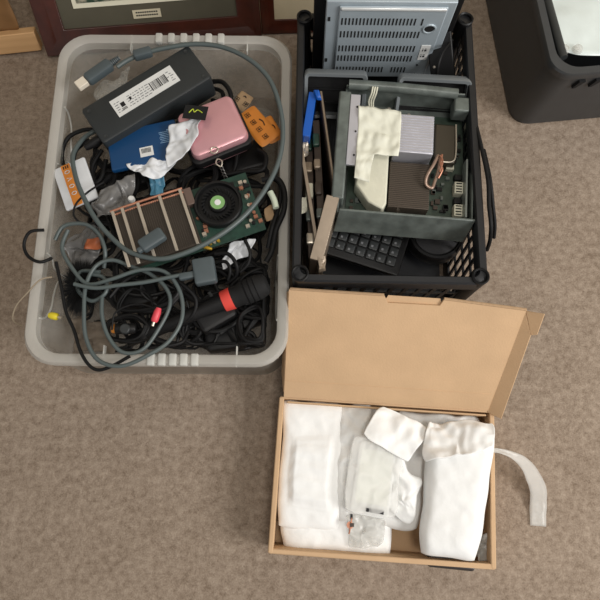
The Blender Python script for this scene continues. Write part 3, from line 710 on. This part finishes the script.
# heatsink
hs = obj('heatsink', MB().box((w_*.535, d_*.27, .022), (.070, d_*.36, .032)), mat('brown_fins', (92,82,72), .5, metal=.4), t, bev=.001)
q = MB()
for k in range(24): q.box((w_*.535, d_*.10+k*d_*.34/23, .0385), (.069, .0007, .002))
obj('fins', q, dsink, hs, smooth=False)
al = obj('fin_stack', MB().box((w_*.54, d_*.63, .035), (.066, d_*.31, .056)), alu, t, bev=.0015, label='bright aluminium fin stack')
q = MB()
for k in range(14): q.box((w_*.54, d_*.63-d_*.14+k*d_*.28/13, .0635), (.066, .0008, .0018))
obj('fins', q, alu, al, smooth=False)
obj('dark_plate', MB().box((w_*.80, d_*.64, .022), (.038, d_*.32, .026)), mat('smoke_plate', (62,56,46), .35, metal=.2), t, bev=.003)
obj('plate_edge', MB().tube([(w_*.80+.018, d_*.80, .036), (w_*.80+.019, d_*.56, .036), (w_*.80+.012, d_*.49, .036), (w_*.80-.012, d_*.485, .036)], .0014, 8), nickel, t)
hp = MB().tube([(w_*.735, d_*.50, .05), (w_*.70, d_*.42, .052), (w_*.655, d_*.33, .05), (w_*.655, d_*.27, .046), (w_*.70, d_*.25, .044), (w_*.72, d_*.30, .044), (w_*.745, d_*.40, .046), (w_*.75, d_*.5, .048)], .003, 10)
obj('heat_pipe', hp, mat('heat_pipe', (165,140,125), .35, metal=.6), t)
obj('copper_wire', MB().tube([(w_*.76, d_*.50, .054), (w_*.75, d_*.42, .055), (w_*.765, d_*.38, .054), (w_*.74, d_*.32, .05)], .0018, 8), copper, t)
obj('copper_wire', MB().tube([(w_*.745, d_*.49, .055), (w_*.765, d_*.44, .056), (w_*.745, d_*.36, .054)], .0014, 8), copper, t)
# air duct, off-white
pd = [(w_*.125, d_*.23), (w_*.23, d_*.10), (w_*.34, d_*.05), (w_*.365, d_*.10), (w_*.365, d_*.50), (w_*.13, d_*.46)]
q = MB().prism(pd, .008, .046); obj('air_duct', q, offw, t, bev=.003, label='off-white air duct')
# twisted white wires at back wall
for k in range(3): obj('white_wire', MB().tube([(w_*.20+k*.004, d_*.97, hc+.016), (w_*.195+k*.004, d_*.93, hc+.01), (w_*.20+.004*(k-1), d_*.90, hc-.005), (w_*.205+k*.003, d_*.86, hc-.02)], .0014, 7), offw, t)
# drive standing on edge at left of the chassis
M, w_, d_ = frame((334, 198, .235), (347, 199, .235), (337, 90, .25))
w_ = .016
t = thing('optical_drive', 'dark drive stood on edge with silver strip, at the left of the opened console', 'drive', M)
q = MB(); q.box((w_/2-.002, d_/2, -.05), (.021, d_, .1)); obj('body', q, gun, t, bev=.003)
obj('silver_strip', MB().box((w_/2+.016, d_*.64, -.002), (.017, d_*.66, .006)), alu, t, bev=.001, label='silver metal strip')
for k in (.4, .62, .85): obj('screw', MB().lathe([(.0018, 0), (.0018, .0022), (.0003, .0022)], 10, (w_/2+.020, d_*k, 0)), blk, t)
# crumpled off-white paper on the heatsink
q = crumple(P((354,186,.232),(370,176,.24),(402,118,.245),(358,106,.245)), 6, 6)
poly = MB()
def bagpaper():
    m = MB(); rows = [((358,107),(401,112)), ((358,117),(401,125)), ((358,128),(400,138)), ((357,140),(399,150)), ((356,150),(398,157)), ((356,158),(374,156)), ((355,168),(371,167)), ((354,179),(369,183))]
    g = []; nx = 26
    rr = []
    for i in range(len(rows)-1):
        for k in range(5):
            f = k/5; rr.append(tuple((rows[i][s][0]*(1-f)+rows[i+1][s][0]*f, rows[i][s][1]*(1-f)+rows[i+1][s][1]*f) for s in (0, 1)))
    rr.append(rows[-1])
    for j, (l, r) in enumerate(rr):
        for i in range(nx+1):
            u = i/nx; px = l[0]*(1-u)+r[0]*u; py = l[1]*(1-u)+r[1]*u
            p = at(px, py, .243); n_ = noise.noise(p*42); n2 = noise.noise(p*105+Vector((3,1,0)))
            p.z += .008*abs(n_)+.003*abs(n2)+.006*abs(noise.noise(p*18+Vector((5,2,1))))
            g.append(p)
    f = [(j*(nx+1)+i, j*(nx+1)+i+1, (j+1)*(nx+1)+i+1, (j+1)*(nx+1)+i) for j in range(len(rr)-1) for i in range(nx)]
    return m.add(g, f)
single('crumpled_paper', bagpaper(), mat('draped_paper', (228,228,212), .55, var=.04), 'crumpled off-white sheet draped over the opened console', 'paper', solid=.0006)
# keyboard under the chassis
M, w_, d_ = frame((316, 250, .12), (398, 276, .12), (340, 210, .12))
t = thing('keyboard', 'black keyboard showing beneath the front of the opened console', 'keyboard', M@Matrix.Translation((0,0,-.016)))
q = MB(); rbox(q, (w_/2, d_/2, 0), (w_, d_, .014), .004, .003); obj('base', q, blk, t)
ko = 0
for i in range(7):
    for j in range(4):
        q = MB(); rbox(q, (.02+i*.0195, .022+j*.019, .012), (.0165, .0165, .007), .002, .002, 2)
        kk = obj('key', q, charcoal if True else blk, t)
        obj('key_legend', MB().box((.018+i*.0195, .020+j*.019, .0192), (.004, .004, .0003)), greyink, kk, smooth=False)
# round speaker
c = at(437, 232, .10)
t = thing('round_speaker', 'round black speaker beneath the front right of the opened console', 'speaker', Matrix.Translation((c.x, c.y, .05)))
obj('housing', MB().lathe([(.001, 0), (.045, 0), (.055, .02), (.055, .045), (.052, .05), (.047, .05), (.044, .046), (.001, .046)], 48), blk, t)
obj('cone', MB().lathe([(.043, .047), (.03, .040), (.012, .040), (.008, .046), (.001, .048)], 40), mat('speaker_cone', (40,40,42), .7), t)
# low dark filler: black plastic trays at the crate's bottom
single('black_box', MB().box(tuple(at(396, 140, .088)), (.16, .16, .158)), blk, 'black box at the crate bottom holding up the opened console', 'box', bev=.004)
# left side: upright boards and brackets
def board(name, label, cat, m, p0, p1, ztop, zbot, th, ztop2=None):   # vertical board whose top edge runs between two pixels
    a, b = at(*p0, ztop), at(*p1, ztop2 or ztop); d = (b-a); L = math.hypot(d.x, d.y); ang = math.atan2(d.y, d.x)
    M = Matrix.Translation((a.x, a.y, zbot))@Matrix.Rotation(ang, 4, 'Z'); t = thing(name, label, cat, M)
    h0, h1 = ztop-zbot, (ztop2 or ztop)-zbot
    q = MB().hexa([Vector((0,-th/2,0)), Vector((L,-th/2,0)), Vector((L,th/2,0)), Vector((0,th/2,0))], [Vector((0,-th/2,h0)), Vector((L,-th/2,h1)), Vector((L,th/2,h1)), Vector((0,th/2,h0))])
    obj('plate', q, m, t, bev=.0008); return t, L, h0
board('blue_bracket', 'bright blue plastic piece upright at the left side of the crate', 'bracket', blueb, (306,136), (313,92), .225, .12, .014)
single('blue_clip', crumple(P((316,100,.228),(322,100,.228),(319,90,.232),(312,90,.23)), 10, 10, .002, 60, .001, 2, .006), blueb, 'small blue clip on top of the blue plastic piece', 'clip')
t, L, h0 = board('circuit_board', 'dark brown board stood upright beside the drive on edge', 'board', dbrown, (335,192), (321,92), .225, .06, .006)
obj('metal_edge', MB().box((L/2, 0, h0+.001), (L, .003, .003)), brown, t)
t, L, h0 = board('circuit_board', 'dark board with silver parts upright at the left side of the crate', 'board', dbrown, (312,258), (309,140), .19, .05, .012)
for k in range(5):
    q = MB(); rbox(q, (L*(.15+.2*k), .002, h0-.004), (.02+.004*(k%3), .014, .012), .003, .003); obj('component', q, (nickel, gun, offw, brown, pcb)[k], t)
t, L, h0 = board('metal_bracket', 'taupe metal bar leaning in the front left corner of the crate', 'bar', brown, (316,260), (333,196), .205, .06, .022, .235)
t, L, h0 = board('metal_strip', 'long beige metal strip along the left wall of the crate', 'strip', brown, (321,268), (300,140), .205, .10, .006, .225)
for k, (px, py) in enumerate(((304,148),(303,205),(320,262))):
    single('metal_fragment', crumple(P((px-4,py+9,.2),(px+4,py+7,.2),(px+5,py-9,.2),(px-2,py-8,.2)), 10, 10, .004, 80, .002, k, .004), (nickel, offw, brown)[k], ('small silver fragment below the blue plastic piece', 'pale fragment beside the upright dark board', 'small taupe tab at the foot of the metal bar')[k], 'fragment')
t, L, h0 = board('circuit_board', 'dark board leaning between the silver parts board and the upright plain board', 'board', dbrown, (322,236), (316,120), .205, .05, .012)
for k in range(4):
    q = MB(); rbox(q, (L*(.18+.21*k), .002, h0-.004), (.018+.006*(k%2), .012, .012), .003, .003); obj('component', q, (gun, dbrown, brown, pcb)[k], t)
board('white_card', 'white and pale blue card between upright board and drive', 'card', mat('pale_card', (185,200,215), .6, var=.1), (332,168), (325,120), .20, .10, .004)
# cables outside right of the crate
single('black_cable', MB().tube(P((470,110,.20),(474,118,.222),(482,150,.232),(488,180,.235),(489,205,.232),(491,225,.225),(490,240,.2),(487,250,.17)), .0035, 10), blk2, 'black cable running down over the right rim of the crate', 'cable')
single('black_cable', MB().tube(P((484,150,.22),(490,178,.236),(493,205,.22),(495,225,.2),(494,238,.18)), .003, 10), blk2, 'second black cable bulging outside the right rim of the crate', 'cable')
single('black_cable', MB().tube(P((452,40,.22),(443,52,.23),(438,66,.22),(436,80,.19)), .0028, 8), blk2, 'thin black cable hanging beside the black panel', 'cable')
single('silver_clip', MB().tube(P((457,6,.245),(459,4,.25),(462,5,.25)), .002, 8), nickel, 'small bright pin at the crate back corner', 'pin')
# metal bits on right
for k, (px, py, L) in enumerate(((466,124,20), (464,108,10), (468,140,8))):
    single('metal_clip', MB().box(tuple(at(px, py, .19)), (.004, L*.0015, .02)), nickel, ('bright metal clip at the right lattice', 'short metal clip above the bright one at the right lattice', 'small metal clip below the bright one at the right lattice')[k], 'clip', bev=.001)
# ---------------------------------------------------------------- dark tote, upper right
HT = .215
c0 = at(511, 126, 0)
fl = at(484, 0, 0)-at(514, 100, 0); MT = Matrix.Translation((c0.x, c0.y, 0))@Matrix.Rotation((math.atan2(fl.y, fl.x)-PI/2)*.55, 4, 'Z')
WT, DT = .44, .62
t = thing('storage_tote', 'dark grey plastic tote at the upper right holding a pale sheet', 'tote', MT)
def tl_(ins, z, r=.04, n=7): return [Vector((x, y-.024*z/HT, z)) for x, y in rrect(WT-2*ins, DT-2*ins, r, n, WT/2, DT/2)]
q = MB().loops([tl_(.004, 0), tl_(.0, .004), tl_(.002, HT-.02), tl_(-.002, HT-.02), tl_(-.003, HT-.004), tl_(-.001, HT), tl_(.012, HT), tl_(.015, HT-.006), tl_(.02, .01)])
obj('body', q, tote, t)
for k in range(2):
    q = MB().hexa([Vector((.055+k*.032, -.0225, HT-.052)), Vector((.061+k*.032, -.0225, HT-.052)), Vector((.061+k*.032, -.01, HT-.052)), Vector((.055+k*.032, -.01, HT-.052))], [Vector((.060+k*.032, -.0245, HT-.030)), Vector((.072+k*.032, -.0245, HT-.030)), Vector((.072+k*.032, -.01, HT-.030)), Vector((.060+k*.032, -.01, HT-.030))])
    obj('slot', q, matteblk, t, smooth=False)
q = MB().hexa([Vector((.17,-.004,.0)), Vector((.34,-.004,.0)), Vector((.34,.05,.0)), Vector((.17,.05,.0))], [Vector((.19,-.016,.05)), Vector((.32,-.016,.05)), Vector((.32,.05,.05)), Vector((.19,.05,.05))])
o = crumple([MT@Vector((.015,.015,HT-.012)), MT@Vector((WT-.02,.015,HT-.012)), MT@Vector((WT-.02,DT-.02,HT-.01)), MT@Vector((.015,DT-.02,HT-.01))], 50, 50, .006, 14, 0, 3)
single('plastic_sheet', o, lidw, 'pale bluish white plastic sheet filling the dark tote', 'sheet', solid=.001)
single('plastic_rod', MB().tube([MT@Vector((.025,.012,HT-.004)), MT@Vector((.016,.3,HT-.004)), MT@Vector((.02,.55,HT-.004))], .008, 10), charcoal, 'dark grey rod along the left rim inside the tote', 'rod')
for k, (x, y) in enumerate(((.03, .03), (.055, .028))):
    single('suction_cup', MB().lathe([(.002, .0), (.010, .0), (.008, .006), (.003, .008), (.001, .008)], 20, MT@Vector((x, y, HT-.006))), clearbag, ('clear suction cup in the tote corner', 'clear suction cup beside the corner one in the tote')[k], 'suction cup')
# ---------------------------------------------------------------- cardboard box
HK = .075
bl, br, tl, tr_ = at(268, 553, HK), at(498, 571, HK), at(279, 397, HK), at(493, 410, HK)
cx = (bl+br+tl+tr_)/4; WK = ((tr_-tl).length+(br-bl).length)/2; DK = ((tl-bl).length+(tr_-br).length)/2
ax = ((tr_-tl)+(br-bl)); angk = math.atan2(ax.y, ax.x)
MK = Matrix.Translation((cx.x, cx.y, 0))@Matrix.Rotation(angk, 4, 'Z'); MKI = MK.inverted()
print('card', WK, DK, math.degrees(angk))
t = thing('cardboard_box', 'open brown cardboard box with raised lid, holding white foam wrapped packages', 'cardboard box', MK)
tt = .009
obj('base', MB().box((0, 0, .002), (WK-.004, DK-.004, .003)), card, t, bev=.0008)
obj('front_wall', MB().box((0, -DK/2+tt/2, HK/2), (WK-.003, tt, HK)), card, t, bev=.002)
obj('back_wall', MB().box((0, DK/2-.002, HK/2), (WK-.003, .004, HK)), card, t, bev=.001)
for s in (-1, 1): obj('side_wall', MB().box((s*(WK/2-tt/2), 0, HK/2), (tt, DK-.002, HK+.001)), card, t, bev=.002)
obj('inner_flap', MB().box((-WK*.0, DK/2-.009, HK-.010), (WK-.03, .003, .02)), card, t, bev=.0005)
obj('front_tab', MB().box((-.01, -DK/2-.004, .012), (.045, .012, .003)), cardi, t)
# lid: hinge on back wall, leans back
hz = HK+.001; tiltv = at(291, 289, .205); tlv = MKI@tiltv
la_ = Vector((-WK/2+.008, DK/2, hz)); dy = tlv.y-DK/2; dz = .205-hz; Llid = math.hypot(dy, dz); lang = math.atan2(dz, dy)
print('lid', Llid, math.degrees(lang))
ML = Matrix.Translation(la_)@Matrix.Rotation(lang, 4, 'X'); WL = WK-.02
def lidp(x, y, z=0): return ML@Vector((x, y, z))
def lslab(pts, z0, z1): return MB().prism(pts, z0, z1).tr(ML)
lid = obj('lid', lslab([(0,0),(WL,0),(WL+.028,Llid-.010),(WL*.70,Llid),(WL*.685,Llid-.012),(WL*.45,Llid-.013),(WL*.43,Llid),(0,Llid)], -.002, .002), card, t, bev=.0006)
obj('tuck_flap', lslab([(WL*.43,Llid-.016),(WL*.70,Llid-.015),(WL*.685,Llid-.001),(WL*.45,Llid-.001)], -.0035, -.0025), card, lid)
obj('lid_edge', MB().tube([lidp(.002, Llid, 0), lidp(WL*.43, Llid, 0)], .0028, 8, smooth=0), cardi, lid)
obj('lid_edge', MB().tube([lidp(WL*.70, Llid, 0), lidp(WL+.027, Llid-.010, 0)], .0028, 8, smooth=0), cardi, lid)
obj('lid_crease', MB().tube([lidp(.002, .035, .0018), lidp(WL-.002, .035, .0018)], .0009, 6, smooth=0), card, lid)
# right side flap folded out/up from the lid
fd = Vector((math.cos(math.radians(35)), 0, math.sin(math.radians(35))))
def fp(a, y, z=0): return ML@(Vector((WL+.028*max(0, y)/Llid, y, 0))+fd*a)
def fslab(quad, th=.003):
    n_ = (quad[1]-quad[0]).cross(quad[3]-quad[0]).normalized()*th
    return MB().hexa([p-n_/2 for p in quad], [p+n_/2 for p in quad])
obj('lid_side_flap', fslab([fp(0, -.004), fp(.026, -.006), fp(.022, Llid-.050), fp(0, Llid-.012)]), card, t, bev=.0006)
obj('flap_tip', fslab([fp(.001, Llid-.012), fp(.022, Llid-.050), fp(.031, Llid-.046), fp(.030, Llid-.008)]), card, t, bev=.0006)
obj('lid_left_flap', fslab([ML@Vector((0, .01, 0)), ML@Vector((-.006, .03, -.03)), ML@Vector((-.006, Llid-.02, -.03)), ML@Vector((0, Llid-.004, 0))]), cardi, t, bev=.0006)
# packages inside
def phone_h(u0, u1, v0, v1, h):
    def f(u, v):
        def s(x, a, b, e=.09): return max(0, min(1, (x-a)/e))*max(0, min(1, (b-x)/e))
        return h*s(u, u0, u1)*s(v, v0, v1)
    return f
def ribbed(hf, amp=.0012, n=9):
    return lambda u, v: hf(u, v)+amp*math.sin(v*n*2*PI)*(1 if hf(u, v) > .002 else .2)
# bottom folded foam sheet (left, lower)
single('foam_sheet', crumple(P((283,548,.035),(390,556,.035),(391,512,.04),(280,505,.04)), 60, 30, .0022, 26, .002, 4, .016, None, .02), foam, 'flat white foam sheet at the bottom left of the cardboard box', 'foam sheet')
t = single('foam_pouch', crumple(P((277,528,.05),(341,532,.05),(344,403,.055),(283,400,.055)), 60, 110, .0018, 24, .002, 5, .014, ribbed(phone_h(.14, .84, .15, .72, .006), .0005, 9), .03), foam, 'white foam pouch with a rectangular item inside, at the left of the cardboard box', 'pouch')
single('foam_pouch', crumple(P((336,526,.052),(362,516,.055),(372,404,.055),(338,404,.055)), 40, 60, .006, 32, .003, 6, .010), foam2, 'narrow crumpled foam pouch between the left pouch and the phone pouch', 'pouch')
single('foam_pouch', crumple(P((340,526,.045),(418,530,.045),(436,425,.045),(352,402,.045)), 50, 60, .005, 24, .003, 7, .012), foam2, 'crumpled foam sleeve behind the phone pouch', 'pouch')
# pouch with the phone
M, w_, d_ = frame((352, 508, .083), (385, 514, .083), (364, 446, .083))
t = thing('phone', 'white phone with black bar in a thin foam sleeve, centre of the cardboard box', 'phone', M@Matrix.Translation((0,0,-.009)))
w_ = .062
q = MB(); rbox(q, (w_/2, d_/2, 0), (w_+.004, d_+.018, .008), .008, .003, 6); obj('body', q, mat('phone_white', (240,241,238), .3), t)
obj('screen', MB().prism(rrect(w_-.006, d_-.016, .003, 3, w_/2, d_/2+.004), .008, .0086), mat('phone_screen', (232,235,224), .25, var=.02), t, smooth=False, label='pale greenish screen')
obj('black_bar', MB().box((w_*.62, .002, .013), (.030, .006, .010)), ink, t, smooth=False, label='black bar')
obj('earpiece', MB().prism(rrect(.014, .0025, .001, 3, w_/2, d_+.004), .008, .0088), mat('ear', (205,205,200), .5), t)
single('clear_sleeve', crumple(P((342,510,.090),(396,520,.090),(404,446,.092),(354,436,.092)), 40, 40, .0025, 30, .002, 9), mat('thin_sleeve', (245,245,242), .3, alpha=.3, bump=.15, bscale=90), 'thin clear sleeve loosely around the white phone', 'sleeve', solid=.0004)
single('foam_flap', crumple(P((364,434,.100),(410,464,.100),(428,428,.092),(384,405,.088)), 40, 40, .006, 22, .005, 10), foam, 'folded white foam flap above the phone', 'foam', solid=.002)
single('foam_piece', crumple(P((386,508,.07),(406,528,.07),(424,484,.078),(396,450,.08)), 40, 50, .007, 28, .006, 11, .006), foam, 'pointed white foam corner at the right of the phone', 'foam')
single('clear_pouch', crumple(P((348,546,.062),(378,550,.062),(386,520,.062),(344,512,.062)), 30, 30, .005, 40, .003, 12), clearbag, 'small clear pouch holding a copper flex part, below the phone', 'pouch', solid=.0004)
t = root_at('flex_part', at(351,526,.07), 'tiny copper and black flex part in the clear pouch', 'electronic part')
wpart('ribbon', MB().tube(P((352,515,.071),(351,524,.073),(349,534,.071)), .0014, 6), copper, t)
wpart('connector', MB().box(tuple(at(351.5,516.5,.072)), (.004, .008, .002)), ink, t); wpart('chip', MB().box(tuple(at(352,525,.074)), (.007, .006, .003)), dbrown, t); wpart('pad', MB().lathe([(.0003, 0), (.006, 0), (.006, .002), (.0003, .002)], 16, at(350,525,.0705)), copper, t)
# crumpled foam at the back
single('foam_sheet', crumple(P((402,440,.04),(482,430,.045),(478,417,.045),(398,412,.045)), 50, 26, .006, 26, .003, 13, .010), foam2, 'crumpled foam sheet along the back wall of the cardboard box', 'foam sheet')
single('foam_sheet', crumple(P((400,505,.03),(430,470,.04),(440,425,.05),(404,430,.05)), 30, 40, .006, 26, .003, 15, .010), foam2, 'crumpled foam between the phone and the large right package', 'foam sheet')
# right big package
single('wrapped_package', crumple(P((420,553,.07),(474,562,.075),(497,430,.09),(425,436,.075)), 60, 90, .003, 20, .002, 14, .03, None, .03), foam, 'large white foam wrapped package at the right of the cardboard box', 'package')
single('foam_flap', crumple(P((422,462,.115),(494,448,.118),(492,424,.10),(428,420,.085)), 60, 34, .009, 26, .004, 17), foam2, 'crumpled thin foam end on top of the right package', 'foam', solid=.0012)
t0 = MB(); rbox(t0, (0,0,0), (.082, .05, .022), .006, .004); t0.tr(Matrix.Translation(at(449, 552, .03))@Matrix.Rotation(angk-.03, 4, 'Z'))
single('dark_device', t0, mat('dark_device', (48,42,40), .4, var=.2), 'dark device edge peeking out under the right package', 'device')
single('clear_scrap', crumple(P((478,562,.05),(489,560,.05),(487,530,.055),(478,535,.055)), 20, 24, .008, 45, .003, 18), mat('grey_scrap', (190,188,182), .3, alpha=.6), 'small clear plastic scrap in the front right corner of the cardboard box', 'scrap', solid=.0005)
# tape strip hanging out
ctr = [(488,450,.085),(500,451,.088),(512,455,.08),(524,463,.065),(532,475,.045),(538,490,.02),(538,508,.006),(538,526,.003)]
wd = [.0035,.004,.006,.010,.0145,.016,.0155,.0145]
pp = catmull(P(*ctr), 5); q = MB(); vs = []
for i, p in enumerate(pp):
    f = i/(len(pp)-1)*(len(wd)-1); k = min(int(f), len(wd)-2); ww = wd[k]*(1-(f-k))+wd[k+1]*(f-k)
    a_ = pp[max(i-1,0)]; b_ = pp[min(i+1,len(pp)-1)]; d = (b_-a_); d.z = 0; d.normalize(); s = Vector((d.y, -d.x, 0))
    for j in range(5): vs.append(p+s*ww*(j/2-1)+Vector((0,0,.003*noise.noise(p*60+Vector((j,0,0))))))
q.add(vs, [(i*5+j, i*5+j+1, (i+1)*5+j+1, (i+1)*5+j) for i in range(len(pp)-1) for j in range(4)])
single('plastic_strip', q, mat('strip_plastic', (225,222,216), .3, alpha=.55, bump=.2, bscale=80), 'translucent plastic strip trailing out of the cardboard box onto the carpet', 'strip', solid=.0005)
